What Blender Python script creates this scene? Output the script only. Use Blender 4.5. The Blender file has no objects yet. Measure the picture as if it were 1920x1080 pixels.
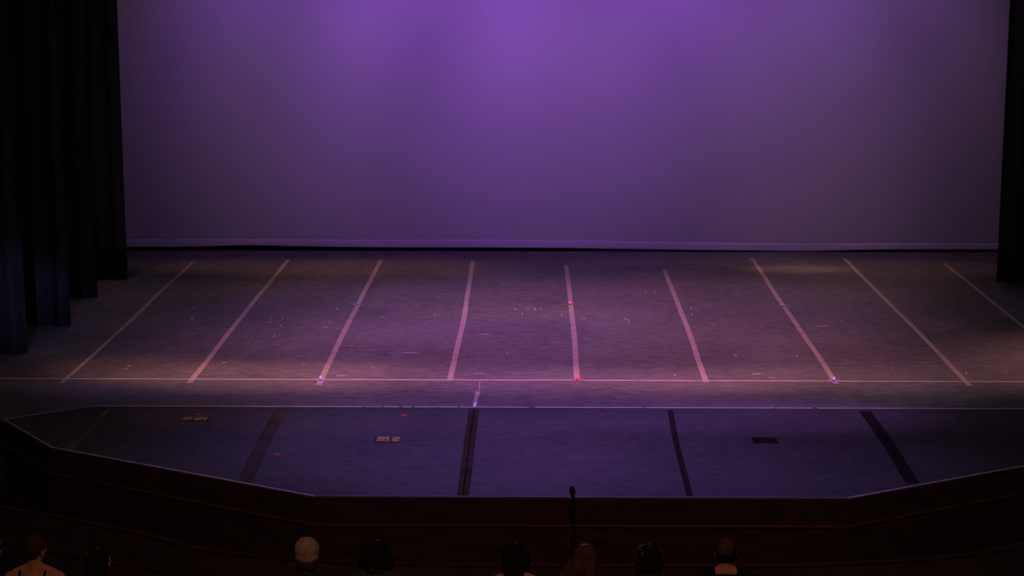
import bpy, bmesh, math, random
from mathutils import Vector, Matrix, noise
random.seed(7)
C = bpy.context.scene.collection
R = math.radians

# ------------------------------------------------------------------ camera geometry (1920x1080 frame)
F = 3500.0; PCX, PCY = 960.0, 540.0; VX, VY = 1004.0, -109.0; CAM_H = 5.116
def _n(v):
    l = math.sqrt(sum(a*a for a in v)); return tuple(a/l for a in v)
def _dot(a, b): return sum(x*y for x, y in zip(a, b))
AZ = _n((0, F, -(PCY-VY)))
_ay = _n((VX-PCX, PCY-VY, F)); _k = _dot(_ay, AZ)
AY = _n(tuple(a-_k*z for a, z in zip(_ay, AZ)))
AX = (AY[1]*AZ[2]-AY[2]*AZ[1], AY[2]*AZ[0]-AY[0]*AZ[2], AY[0]*AZ[1]-AY[1]*AZ[0])
if AX[0] < 0: AX = tuple(-c for c in AX)
def ray(x, y):
    d = (x-PCX, PCY-y, F); return (_dot(d, AX), _dot(d, AY), _dot(d, AZ))
def onz(x, y, z=0.0):
    r = ray(x, y); t = (z-CAM_H)/r[2]; return Vector((r[0]*t, r[1]*t, z))
def ony(x, y, Y):
    r = ray(x, y); t = Y/r[1]; return Vector((r[0]*t, Y, CAM_H+r[2]*t))

# ------------------------------------------------------------------ helpers
def tag(o, label=None, cat=None, group=None, kind=None):
    if label: o['label'] = label
    if cat: o['category'] = cat
    if group: o['group'] = group
    if kind: o['kind'] = kind
    return o
def obj(name, bm, mat, parent=None, smooth=False):
    me = bpy.data.meshes.new(name); bm.to_mesh(me); bm.free()
    for m in (mat if isinstance(mat, (list, tuple)) else [mat]): me.materials.append(m)
    if smooth:
        for p in me.polygons: p.use_smooth = True
    o = bpy.data.objects.new(name, me); C.objects.link(o)
    if parent is not None: o.parent = parent
    return o
def thing(name, label, cat, loc=(0, 0, 0), rz=0.0, group=None):
    o = bpy.data.objects.new(name, None); o.empty_display_size = .1; C.objects.link(o)
    o.location = loc; o.rotation_euler = (0, 0, rz)
    return tag(o, label, cat, group)
def struct(name, bm, mat, smooth=False, parent=None):
    o = obj(name, bm, mat, parent, smooth)
    if parent is None: o['kind'] = 'structure'
    return o
def prism(bm, poly, z0, z1, mi=0):
    """closed prism over a plan polygon"""
    a = sum(poly[i][0]*poly[(i+1) % len(poly)][1]-poly[(i+1) % len(poly)][0]*poly[i][1] for i in range(len(poly)))
    if a < 0: poly = list(reversed(poly))
    lo = [bm.verts.new((p[0], p[1], z0)) for p in poly]; hi = [bm.verts.new((p[0], p[1], z1)) for p in poly]
    fs = [bm.faces.new(hi), bm.faces.new(list(reversed(lo)))]
    n = len(poly)
    for i in range(n): fs.append(bm.faces.new((lo[i], lo[(i+1) % n], hi[(i+1) % n], hi[i])))
    for f in fs: f.material_index = mi
def box(bm, c, s, rot=None, bevel=0.0):
    m = Matrix.Translation(c) @ (rot or Matrix()) @ Matrix.Diagonal((s[0], s[1], s[2], 1))
    r = bmesh.ops.create_cube(bm, size=1.0, matrix=m)
    if bevel:
        es = list({e for v in r['verts'] for e in v.link_edges})
        bmesh.ops.bevel(bm, geom=es, offset=bevel, segments=2, affect='EDGES', profile=.5)
def capsule(bm, p0, p1, r0, r1, seg=14):
    p0, p1 = Vector(p0), Vector(p1); d = p1-p0; L = d.length
    q = d.to_track_quat('Z', 'Y').to_matrix().to_4x4() if L > 1e-6 else Matrix()
    M = Matrix.Translation(p0) @ q
    rings = []
    for k in range(6):
        a = -math.pi/2+math.pi/2*k/5; rings.append((r0*math.sin(a), max(r0*math.cos(a), 1e-4)))
    for k in range(6):
        a = math.pi/2*k/5; rings.append((L+r1*math.sin(a), max(r1*math.cos(a), 1e-4)))
    prev = None; first = None
    for z, r in rings:
        cur = [bm.verts.new(M @ Vector((r*math.cos(2*math.pi*i/seg), r*math.sin(2*math.pi*i/seg), z))) for i in range(seg)]
        if prev:
            for i in range(seg): bm.faces.new((prev[i], prev[(i+1) % seg], cur[(i+1) % seg], cur[i]))
        else: first = cur
        prev = cur
    bm.faces.new(list(reversed(first))); bm.faces.new(prev)
def ellipsoid(bm, c, r, rot=None, seg=20):
    m = Matrix.Translation(c) @ (rot or Matrix()) @ Matrix.Diagonal((r[0], r[1], r[2], 1))
    bmesh.ops.create_uvsphere(bm, u_segments=seg, v_segments=seg//2+2, radius=1.0, matrix=m)
def lathe(bm, prof, c=(0, 0, 0), seg=24):
    prev = None
    for r, z in prof:
        cur = [bm.verts.new((c[0]+r*math.cos(2*math.pi*i/seg), c[1]+r*math.sin(2*math.pi*i/seg), c[2]+z)) for i in range(seg)]
        if prev:
            for i in range(seg): bm.faces.new((prev[i], prev[(i+1) % seg], cur[(i+1) % seg], cur[i]))
        else: bm.faces.new(list(reversed(cur)))
        prev = cur
    bm.faces.new(prev)
def union(bm, voxel, smooth_it=4, wob=0.0, wob_scale=30.0):
    """merge overlapping closed shapes into one continuous skin"""
    me = bpy.data.meshes.new('tmp'); bm.to_mesh(me); bm.free()
    o = bpy.data.objects.new('tmp', me); C.objects.link(o)
    m = o.modifiers.new('r', 'REMESH'); m.mode = 'VOXEL'; m.voxel_size = voxel
    s = o.modifiers.new('s', 'SMOOTH'); s.iterations = smooth_it; s.factor = .5
    dg = bpy.context.evaluated_depsgraph_get(); dg.update()
    out = bpy.data.meshes.new_from_object(o.evaluated_get(dg))
    bpy.data.objects.remove(o); bpy.data.meshes.remove(me)
    b = bmesh.new(); b.from_mesh(out); bpy.data.meshes.remove(out)
    if wob:
        b.normal_update()
        for v in b.verts:
            v.co += v.normal*wob*noise.noise(Vector((v.co.x*wob_scale, v.co.y*wob_scale, v.co.z*wob_scale*.35)))
    return b

# ------------------------------------------------------------------ materials
def mat(name, col, rough=.7, spec=.3, var=0.0, scale=8.0, stretch=(1, 1, 1), metal=0.0, bump=0.0, sheen=0.0):
    m = bpy.data.materials.new(name); m.use_nodes = True; nt = m.node_tree; b = nt.nodes['Principled BSDF']
    b.inputs['Roughness'].default_value = rough; b.inputs['Specular IOR Level'].default_value = spec
    b.inputs['Metallic'].default_value = metal
    if sheen: b.inputs['Sheen Weight'].default_value = sheen
    tc = nt.nodes.new('ShaderNodeTexCoord'); mp = nt.nodes.new('ShaderNodeMapping'); nz = nt.nodes.new('ShaderNodeTexNoise')
    mp.inputs['Scale'].default_value = stretch; nz.inputs['Scale'].default_value = scale; nz.inputs['Detail'].default_value = 6
    nt.links.new(tc.outputs['Object'], mp.inputs['Vector']); nt.links.new(mp.outputs['Vector'], nz.inputs['Vector'])
    cr = nt.nodes.new('ShaderNodeValToRGB'); e = cr.color_ramp.elements
    e[0].position = .3; e[1].position = .7
    e[0].color = tuple(max(0, c*(1-var)) for c in col)+(1,); e[1].color = tuple(min(1, c*(1+var)) for c in col)+(1,)
    nt.links.new(nz.outputs['Fac'], cr.inputs['Fac']); nt.links.new(cr.outputs['Color'], b.inputs['Base Color'])
    if bump:
        bp = nt.nodes.new('ShaderNodeBump'); bp.inputs['Strength'].default_value = bump; bp.inputs['Distance'].default_value = .01
        nt.links.new(nz.outputs['Fac'], bp.inputs['Height']); nt.links.new(bp.outputs['Normal'], b.inputs['Normal'])
    return m
def emit(name, col, s):
    m = bpy.data.materials.new(name); m.use_nodes = True; nt = m.node_tree; b = nt.nodes['Principled BSDF']
    b.inputs['Base Color'].default_value = col+(1,); b.inputs['Emission Color'].default_value = col+(1,); b.inputs['Emission Strength'].default_value = s
    return m
def stage_floor_mat(name, lo, hi, streak=1.0):
    """worn painted boards: fine grain, mopping streaks across the stage, large worn patches"""
    m = bpy.data.materials.new(name); m.use_nodes = True; nt = m.node_tree; b = nt.nodes['Principled BSDF']
    b.inputs['Roughness'].default_value = .75; b.inputs['Specular IOR Level'].default_value = .12
    tc = nt.nodes.new('ShaderNodeTexCoord')
    def nz(scale, st, det=6, rough=.6):
        mp = nt.nodes.new('ShaderNodeMapping'); mp.inputs['Scale'].default_value = st
        n = nt.nodes.new('ShaderNodeTexNoise'); n.inputs['Scale'].default_value = scale; n.inputs['Detail'].default_value = det; n.inputs['Roughness'].default_value = rough
        nt.links.new(tc.outputs['Object'], mp.inputs['Vector']); nt.links.new(mp.outputs['Vector'], n.inputs['Vector']); return n.outputs['Fac']
    def math_(op, a, b_):
        n = nt.nodes.new('ShaderNodeMath'); n.operation = op
        for i, v in enumerate((a, b_)):
            if isinstance(v, float): n.inputs[i].default_value = v
            else: nt.links.new(v, n.inputs[i])
        return n.outputs[0]
    fine = nz(5.5, (1, 1.7, 1), 9, .74); st = nz(1.0, (4.0, 11, 1), 6, .7); big = nz(.55, (1, 1, 1), 4, .55)
    v = math_('ADD', math_('ADD', math_('MULTIPLY', fine, .58), math_('MULTIPLY', st, .22*streak)), math_('MULTIPLY', big, .30))
    cr = nt.nodes.new('ShaderNodeValToRGB'); e = cr.color_ramp.elements
    e[0].position = .42; e[0].color = lo+(1,); e[1].position = .68; e[1].color = hi+(1,)
    nt.links.new(v, cr.inputs['Fac']); nt.links.new(cr.outputs['Color'], b.inputs['Base Color'])
    return m

M_FLOOR = stage_floor_mat('stage_boards', (.055, .054, .056), (.15, .145, .14))
M_SCUFF = mat('pale_scuff', (.36, .35, .34), var=.2, rough=.9, spec=.05)
M_EXT = stage_floor_mat('extension_deck', (.034, .033, .036), (.068, .066, .07), .4)
M_TAPE = mat('pale_tape', (.285, .245, .205), rough=.8, spec=.05, var=.16, scale=5, stretch=(1, 1, 1))
M_TAPE_OLD = mat('worn_pale_tape', (.17, .16, .14), rough=.65, var=.3, scale=7)
M_LINE = mat('white_line_tape', (.40, .33, .29), rough=.8, spec=.05, var=.2, scale=3)
M_GAFF = mat('black_gaffer_tape', (.012, .012, .010), rough=.9, spec=.02, var=.35, scale=4)
M_GAFF_F = mat('faded_gaffer_tape', (.042, .034, .026), rough=.9, spec=.02, var=.4, scale=2)
M_GAFF_L = mat('old_brown_tape', (.085, .068, .050), rough=.9, spec=.02, var=.4, scale=2)
M_GAFF_W = mat('worn_gaffer_tape', (.024, .019, .012), rough=.9, spec=.02, var=.5, scale=3)
M_REDTAPE = mat('red_spike_tape', (.32, .038, .045), rough=.8, spec=.05, var=.1)
M_REDTAPE_DIM = mat('faded_red_spike_tape', (.15, .032, .040), rough=.8, spec=.05, var=.1)
M_EDGE = mat('edge_nosing', (.30, .27, .235), rough=.6, spec=.1, var=.2)
M_LIP = mat('deck_lip', (.07, .065, .06), rough=.6, var=.2)
M_FASCIA = mat('mahogany_fascia', (.050, .028, .030), rough=.8, spec=.03, var=.25, scale=3, stretch=(1, 1, 6))
M_LEDGE = mat('mahogany_ledge', (.12, .034, .032), rough=.8, spec=.03, var=.2)
M_RAIL = mat('rail_panel', (.060, .044, .046), rough=.9, spec=.02, var=.2)
M_CARPET = mat('house_carpet', (.018, .013, .014), rough=.95, spec=.0, var=.3, scale=40)
M_BLACK = mat('black_wall', (.045, .045, .047), rough=.9, spec=.0, var=.2)
M_VELOUR = mat('black_velour', (.050, .049, .053), rough=.95, spec=.0, var=.2, scale=12, stretch=(3, 3, .3))
M_HEM = mat('hem_canvas', (.58, .54, .60), rough=.95, spec=.0, var=.04)
M_CYC = mat('cyc_cloth', (.60, .60, .60), rough=.95, spec=.0, var=.02, scale=.6)
M_STEEL = mat('black_steel', (.012, .012, .012), rough=.6, spec=.15)
M_FOAM = mat('black_foam', (.006, .006, .006), rough=.95, spec=.0)
M_SEAT = mat('dark_seat_plush', (.020, .007, .008), rough=.95, spec=.0, var=.3, scale=60)
M_WOODLID = mat('worn_wood_lid', (.20, .14, .060), rough=.8, spec=.05, var=.25, scale=12)
M_DARKLID = mat('dark_wood_lid', (.012, .009, .006), rough=.8, spec=.05, var=.25, scale=12)
M_LIDSEAM = mat('lid_frame', (.040, .028, .020), rough=.8, spec=.05, var=.2)
M_RED = emit('red_led', (1.0, .035, .09), 1.3)
M_PINK = emit('pink_red_led', (1.0, .10, .20), 1.0)
M_BLUE = emit('violet_led', (.42, .22, .95), 1.0)
M_BLUE_DIM = emit('dim_violet_led', (.30, .20, .75), .55)
M_TAB_R = mat('red_marker_tab', (.55, .06, .09), rough=.5)
M_TAB_B = mat('blue_marker_tab', (.25, .22, .62), rough=.5)

# ------------------------------------------------------------------ the stage
YC = 31.0                                   # plane of the cyclorama
BACK = 20.26                                # seam between stage floor and extension
E0, E1, F1, F2 = (-5.79, 19.65), (-4.98, BACK), (-4.97, 18.51), (-2.06, 16.82)
E0R, E1R, F1R, F2R = (6.67, 19.65), (5.86, BACK), (5.85, 18.51), (2.93, 16.82)
HOUSE = -.85
bm = bmesh.new()
prism(bm, [(-12, 19.65), E0, E1, E1R, E0R, (12.8, 19.65), (12.8, 32.4), (-12, 32.4)], -.12, 0)
def blob(px, py, w, h, seed):
    rnd = random.Random(seed); n = 9; pts = []
    for i in range(n):
        a = 2*math.pi*i/n; k = rnd.uniform(.55, 1.0)
        pts.append(onz(px+w*.5*k*math.cos(a), py+h*.5*k*math.sin(a), .0012))
    vs = [bm.verts.new(p) for p in reversed(pts)]
    f = bm.faces.new(vs); f.normal_update()
    if f.normal.z < 0: f.normal_flip()
    f.material_index = 1
SCUFFS = [(360, 598, 3, 10), (363, 578, 7, 2), (509, 596, 2, 5), (507, 603, 3, 4), (530, 598, 2, 5), (526, 610, 3, 4), (514, 630, 3, 6), (516, 626, 2, 3), (632, 579, 4, 4),
          (629, 585, 2, 3), (618, 604, 2, 5), (610, 614, 15, 1.6), (461, 630, 3, 3), (468, 629, 3, 2), (467, 642, 4, 2), (990, 579, 2, 8), (1003, 579, 3, 8), (1014, 578, 2, 7),
          (966, 580, 2, 7), (979, 588, 2, 6), (815, 590, 2, 4), (1172, 597.5, 4, 4), (1176, 599.5, 5, 2.6), (1179, 603.5, 3, 6.5), (1379, 666, 9, 2.5), (1494, 667, 5, 4), (242, 686, 13, 2.5), (236, 691, 8, 2),
          (1100, 635, 5, 2), (1296, 578, 2, 9), (1297, 590, 2, 8), (1543, 611, 44, 1.2), (1420, 701, 27, 2), (1447, 708, 20, 1.5), (770, 661, 44, 1.3), (1265, 703, 8, 2), (910, 627, 30, 1.4),
          (1812, 700, 3, 7), (716, 594, 9, 1.5), (1096, 597, 14, 1.5), (1053, 590, 1.6, 8), (570, 681, 6, 2), (700, 688, 8, 1.6), (885, 663, 5, 2), (950, 662, 9, 2), (1617, 556, 2, 5), (1621, 560, 2, 3),
          (1568, 558, 2, 6), (1590, 557, 3, 4), (1579, 602, 3, 5), (1673, 690, 5, 3), (1210, 548, 6, 2), (1228, 549, 5, 2), (420, 680, 10, 2), (560, 668, 9, 1.5), (900, 700, 26, 1.4), (640, 704, 22, 1.3),
          (520, 646, 10, 1.3), (660, 648, 9, 1.3), (1660, 492, 3, 2), (870, 500, 2, 2)]
for i, s in enumerate(SCUFFS): blob(*s, i)
struct('floor', bm, [M_FLOOR, M_SCUFF])

bm = bmesh.new(); prism(bm, [E1, E0, F1, F2, F2R, F1R, E0R, E1R], -.12, 0)
struct('floor_extension', bm, M_EXT)

def strip(bm, a, b, w, z0, z1, off=0.0):
    """flat bar along a-b, w wide, shifted sideways by off"""
    a, b = Vector((a[0], a[1])), Vector((b[0], b[1])); d = (b-a).normalized(); n = Vector((-d.y, d.x))
    q = [a+n*(off-w/2), b+n*(off-w/2), b+n*(off+w/2), a+n*(off+w/2)]
    prism(bm, [(p.x, p.y) for p in q], z0, z1)
# pale line along the seam between the two floors, worn through in places
bm = bmesh.new()
cuts = [(170, 680), (684, 714), (719, 748), (755, 771), (777, 820), (823, 858), (862, 991), (1003, 1206), (1212, 1452), (1456, 1522), (1532, 1921)]
for x0, x1 in cuts:
    a, b = onz(x0, 764), onz(x1, 764); strip(bm, (a.x, BACK+.01), (min(b.x, E1R[0]) if x1 < 1900 else E1R[0], BACK+.01), .036, .0005, .003)
struct('trim_1', bm, M_LINE)
bm = bmesh.new(); strip(bm, E0, E1, .03, .0005, .004); struct('trim_2', bm, M_EDGE)
bm = bmesh.new(); strip(bm, E0R, E1R, .03, .0005, .004); struct('trim_3', bm, M_EDGE)
bm = bmesh.new()
strip(bm, E0, F1, .024, .0005, .008, .012); struct('trim_4', bm, M_EDGE)
bm = bmesh.new()
for a, b in ((F1, F2), (F2R, F1R)): strip(bm, a, b, .024, .0005, .008, .012)
struct('trim_5', bm, M_EDGE)
bm = bmesh.new(); strip(bm, F2, F2R, .03, .0005, .008, .016); struct('trim_6', bm, M_LIP)
bm = bmesh.new(); strip(bm, F1R, E0R, .024, .0005, .008, .012); struct('trim_7', bm, M_EDGE)
# the panelled front below the deck
front = [(-12, 19.65), E0, F1, F2, F2R, F1R, E0R, (12.8, 19.65)]
def wall_along(bm, pts, z0, z1, t, off=0.0):
    """wall of thickness t behind (upstage of) a polyline, mitred"""
    P = [Vector(p) for p in pts]; n = len(P); o1 = []; o2 = []
    for i in range(n):
        d0 = (P[i]-P[i-1]).normalized() if i else (P[1]-P[0]).normalized()
        d1 = (P[i+1]-P[i]).normalized() if i < n-1 else d0
        b = (d0+d1).normalized(); nn = Vector((-b.y, b.x)); k = 1/max(.4, nn.dot(Vector((-d0.y, d0.x))))
        o1.append(P[i]+nn*k*off); o2.append(P[i]+nn*k*(off+t))
    prism(bm, [(p.x, p.y) for p in o1]+[(p.x, p.y) for p in reversed(o2)], z0, z1)
bm = bmesh.new(); wall_along(bm, front, HOUSE, -.12, .10, -.008); struct('wall_front', bm, M_FASCIA)
bm = bmesh.new(); wall_along(bm, front, -.125, -.002, .012, -.012); struct('trim_8', bm, M_FASCIA)
bm = bmesh.new(); wall_along(bm, front, -.272, -.257, .045, -.034); struct('trim_9', bm, M_LEDGE)
bm = bmesh.new(); wall_along(bm, front, HOUSE, HOUSE+.08, .03, -.028); struct('baseboard_front', bm, M_RAIL)
bm = bmesh.new()
for p, d in ((F2, -1), (F2R, 1)):
    prism(bm, [(p[0]-.02, p[1]-.020), (p[0]+.02, p[1]-.020), (p[0]+.02, p[1]+.02), (p[0]-.02, p[1]+.02)], HOUSE+.08, -.275)
struct('trim_10', bm, M_BLACK)
# house floor, walls of the hall and of the stage house
bm = bmesh.new(); prism(bm, [(-12, 4), (12.8, 4), (12.8, 19.64), (6.69, 19.64), (5.86, 18.47), (2.93, 16.785), (-2.06, 16.785), (-4.98, 18.47), (-5.80, 19.64), (-12, 19.64)], HOUSE-.1, HOUSE); struct('floor_house', bm, M_CARPET)
bm = bmesh.new(); prism(bm, [(-12, 32.4), (12.8, 32.4), (12.8, 32.6), (-12, 32.6)], -.12, 9.5); struct('wall_back', bm, M_BLACK)
bm = bmesh.new(); prism(bm, [(-12.2, 4), (-12, 4), (-12, 32.6), (-12.2, 32.6)], HOUSE-.1, 9.5); struct('wall_left', bm, M_BLACK)
bm = bmesh.new(); prism(bm, [(12.8, 4), (13, 4), (13, 32.6), (12.8, 32.6)], HOUSE-.1, 9.5); struct('wall_right', bm, M_BLACK)

# curved rail between the front seats and the stage, and the lower partition at the left block
def rail(name, pix, ztop, panel, cap):
    P = [onz(x, y, ztop) for x, y in pix]
    # smooth the traced curve a little
    Q = []
    for i in range(len(P)-1):
        p0, p1, p2, p3 = P[max(i-1, 0)], P[i], P[i+1], P[min(i+2, len(P)-1)]
        for k in range(6):
            t = k/6; Q.append(.5*((2*p1)+(p2-p0)*t+(2*p0-5*p1+4*p2-p3)*t*t+(3*p1-p0-3*p2+p3)*t**3))
    Q.append(P[-1]); pts = [(q.x, q.y) for q in Q]
    t = thing(name, None, None)
    b = bmesh.new(); wall_along(b, pts, HOUSE, ztop-.018, .05); w = obj('rail_panel', b, panel, t)
    b = bmesh.new(); wall_along(b, pts, ztop-.018, ztop, .062, -.006)
    bmesh.ops.bevel(b, geom=[e for e in b.edges if abs(e.verts[0].co.z-ztop) < 1e-5 and abs(e.verts[1].co.z-ztop) < 1e-5], offset=.004, segments=2, affect='EDGES')
    obj('rail_cap', b, cap, t)
    return t
M_CAP = mat('rail_cap_wood', (.042, .010, .010), rough=.8, spec=.03, var=.25)
t = rail('orchestra_rail', [(-30, 945), (120, 972), (270, 1002), (375, 1030), (500, 1044), (560, 1050), (740, 1057), (920, 1060), (1100, 1061), (1240, 1061), (1480, 1061), (1590, 1056), (1690, 1052), (1800, 1042), (1870, 1032), (1960, 1010)], -.14, M_RAIL, M_CAP)
tag(t, 'dark wooden orchestra rail curving across the hall between stage front and front seats', 'rail')
t = rail('low_partition', [(-40, 1008), (30, 1020), (100, 1035), (140, 1043), (210, 1056), (270, 1064), (310, 1073), (360, 1084), (420, 1100)], -.26, M_RAIL, M_CAP)
tag(t, 'low dark partition sloping down beside the left block of seats, nearer than the orchestra rail', 'partition')

# ------------------------------------------------------------------ cyclorama
cyc = thing('cyclorama', 'huge pale backdrop cloth glowing purple across the rear of the stage', 'backdrop', (0, 0, 0))
hem_bot = [(150, 463), (238, 463), (330, 463), (390, 461.5), (430, 460), (480, 459.6), (540, 461.3), (640, 463), (800, 464), (1000, 464.3), (1080, 465), (1130, 466.3), (1250, 468), (1400, 469.4), (1480, 471), (1540, 470.5), (1600, 468.5), (1660, 467.5), (1870, 468), (2000, 468.3)]
hem_top = [(150, 448), (238, 448), (640, 448.6), (900, 449), (1080, 450), (1180, 452), (1330, 454.5), (1500, 455.5), (1870, 456), (2000, 456)]
def interp(tab, x):
    for (x0, y0), (x1, y1) in zip(tab, tab[1:]):
        if x <= x1: return y0+(y1-y0)*(x-x0)/(x1-x0)
    return tab[-1][1]
XS = [-9.2+18.8*i/160 for i in range(161)]
def px_of(X):   # column of the photograph at which the cloth's foot shows, used only to read the traced hem heights
    v = (X, YC, .2-CAM_H); c = [AX[i]*v[0]+AY[i]*v[1]+AZ[i]*v[2] for i in range(3)]; return PCX+F*c[0]/c[2]
foot = []
for X in XS:
    p = min(max(px_of(X), 150), 2000)
    foot.append((ony(p, interp(hem_bot, p), YC).z, ony(p, interp(hem_top, p), YC).z))
bm = bmesh.new(); rows = []
NZ = 40
for j in range(NZ+1):
    row = []
    for X, (zb, zt) in zip(XS, foot):
        z = zt-.05+(8.2-zt+.05)*(j/NZ)**1.3
        w = .006*math.sin(X*1.7+.6*math.sin(z))*max(0, 1-z/3)
        row.append(bm.verts.new((X, YC+w, z)))
    rows.append(row)
for j in range(NZ):
    for i in range(160): bm.faces.new((rows[j][i], rows[j][i+1], rows[j+1][i+1], rows[j+1][i]))
cloth = obj('cloth', bm, M_CYC, cyc, True); s = cloth.modifiers.new('t', 'SOLIDIFY'); s.thickness = .004; s.offset = 1
bm = bmesh.new(); rows = []
NP = 14
for k in range(NP):
    a = math.pi*k/(NP-1)                   # pipe pocket: leans out below the cloth, then turns under
    row = []
    for X, (zb, zt) in zip(XS, foot):
        h = zt-zb; u = k/(NP-1)
        z = zt-h*(1-math.cos(a))/2 if k else zt
        y = YC-.010-.030*math.sin(min(u*1.15, 1)*math.pi/2)*(1 if u < .87 else 1-(u-.87)*2.5)
        y -= .007*math.sin(X*2.3+1.2)*u
        row.append(bm.verts.new((X, y, z)))
    rows.append(row)
for j in range(NP-1):
    for i in range(160): bm.faces.new((rows[j+1][i], rows[j+1][i+1], rows[j][i+1], rows[j][i]))
hem = obj('hem', bm, M_HEM, cyc, True); s = hem.modifiers.new('t', 'SOLIDIFY'); s.thickness = .004; s.offset = -1
bm = bmesh.new(); capsule(bm, (-9.4, YC, 8.22), (9.8, YC, 8.22), .03, .03); obj('batten', bm, M_STEEL, cyc, True)

# ------------------------------------------------------------------ leg curtains
def leg_curtain(x_edge, Y, side, width, label, seed, ph=0.0):
    """pleated drape hanging from an overhead batten; x_edge is the onstage edge, side -1 = runs off to the left"""
    rnd = random.Random(seed); n = 180
    t = thing('leg_curtain', label, 'curtain', (x_edge+side*width/2, Y, 0), 0, 'black leg curtains at the stage sides')
    b = bmesh.new(); rows = []
    zs = [.012+8.0*(k/14) for k in range(15)]
    for z in zs:
        row = []
        for i in range(n+1):
            u = i/n; x = -side*width/2+side*width*u
            amp = .055*(1-.35*z/8)
            y = amp*math.sin(2*math.pi*u*width/.29+ph+.5*math.sin(u*9+seed))+.014*math.sin(u*61+seed)
            if i == 0: y *= .3
            row.append(b.verts.new((x, y, z)))
        rows.append(row)
    for j in range(len(zs)-1):
        for i in range(n):
            f = (rows[j][i], rows[j][i+1], rows[j+1][i+1], rows[j+1][i])
            b.faces.new(f if side > 0 else tuple(reversed(f)))
    o = obj('drape', b, M_VELOUR, t, True); s = o.modifiers.new('t', 'SOLIDIFY'); s.thickness = .012; s.offset = 0
    b = bmesh.new(); capsule(b, (-width/2-.1, 0, 8.05), (width/2+.1, 0, 8.05), .025, .025); obj('batten', b, M_STEEL, t, True)
    return t
leg_curtain(-6.40, 22.90, -1, 1.9, 'black leg curtain nearest the audience at the left, its folded edge lit blue', 1, .4)
leg_curtain(-6.28, 24.66, -1, 2.2, 'black leg curtain with a broad blue lit panel, second back at the left', 2, 1.9)
leg_curtain(-6.38, 26.66, -1, 2.4, 'unlit black leg curtain behind the blue lit ones, third back at the left', 3, .9)
leg_curtain(-6.27, 28.19, -1, 2.8, 'black leg curtain overlapping the left end of the glowing backdrop', 4, 2.6)
leg_curtain(7.05, 28.13, 1, 2.6, 'black leg curtain overlapping the right end of the glowing backdrop', 5, .4)

# ------------------------------------------------------------------ tapes on the stage floor
def tape(name, pts, w, material, label, cat='floor tape', group=None, z=.0015, seed=0, kink=.012, steps=26):
    """strip of cloth tape pressed on the floor through the plan points pts, edges slightly uneven"""
    rnd = random.Random(seed); P = [Vector((p[0], p[1])) for p in pts]; path = []; f1, f2, q1, q2 = rnd.uniform(.6, 1.0), rnd.uniform(1.6, 2.4), rnd.uniform(0, 6), rnd.uniform(0, 6)
    for i in range(len(P)-1):
        m = max(2, steps//(len(P)-1))
        for k in range(m): path.append(P[i].lerp(P[i+1], k/m))
    path.append(P[-1])
    b = bmesh.new(); L = []; Rr = []; base = path[0]
    for i, p in enumerate(path):
        d = (path[min(i+1, len(path)-1)]-path[max(i-1, 0)]).normalized(); nn = Vector((-d.y, d.x))
        L_ = (p-base).length; j = kink*(.7*math.sin(f1*L_+q1)+.3*math.sin(f2*L_+q2)-.7*math.sin(q1)-.3*math.sin(q2))
        ww = w*(1+rnd.uniform(-.02, .02))
        l, r = p+nn*(ww/2+j)-base, p+nn*(-ww/2+j)-base
        L.append((l.x, l.y)); Rr.append((r.x, r.y))
    lo = [[b.verts.new((q[0], q[1], zz)) for q in S] for zz in (0, z) for S in (L, Rr)]
    l0, r0, l1, r1 = lo
    for i in range(len(path)-1):
        b.faces.new((r1[i], r1[i+1], l1[i+1], l1[i])); b.faces.new((l0[i], l0[i+1], r0[i+1], r0[i]))
        b.faces.new((l1[i], l1[i+1], l0[i+1], l0[i])); b.faces.new((r0[i], r0[i+1], r1[i+1], r1[i]))
    b.faces.new((l0[0], r0[0], r1[0], l1[0])); b.faces.new((r0[-1], l0[-1], l1[-1], r1[-1]))
    o = obj(name, b, material); o.location = (base.x, base.y, .0006)
    return tag(o, label, cat, group)
G = 'pale tapes running up and down the stage'
TL = [([(115, 718), (242, 603), (362, 490)], 'faint pale floor tape running upstage beside the left leg curtains'),
      ([(355, 718), (445, 605), (541, 487)], 'pale floor tape running upstage, first to the right of the one by the left curtains'),
      ([(598, 722), (655, 600), (715, 487)], 'pale floor tape running upstage with violet marker lights on it, left of stage centre'),
      ([(843, 714), (868, 600), (887, 489)], 'plain pale floor tape between the violet lit and the red lit tapes, left of centre'),
      ([(1082, 714), (1074, 620), (1062, 497)], 'pale floor tape running up the stage centre with two red marker lights'),
      ([(1324, 717), (1289, 610), (1246, 507)], 'pale floor tape running upstage just right of the red lit centre tape'),
      ([(1568, 720), (1480, 590), (1409, 484)], 'pale floor tape running upstage with violet marker lights on it, right of stage centre'),
      ([(1819, 724), (1700, 600), (1582, 484)], 'pale floor tape running upstage with a small red mark at its far end'),
      ([(2030, 690), (1920, 614), (1770, 494)], 'faint pale floor tape running upstage towards the right leg curtain')]
for i, (pp, lb) in enumerate(TL):
    tape('floor_tape', [onz(*p) for p in pp], .068 if 0 < i < 8 else .055, M_TAPE, lb, group=G, seed=i, kink=.008)
a, b_ = onz(0, 710), onz(1920, 716)
d = (b_-a); tape('floor_tape', [a-d*.12, b_+d*.12], .042, M_LINE, 'long thin pale tape line running across the whole stage front', seed=40, z=.0022, kink=.002, steps=40)
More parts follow.
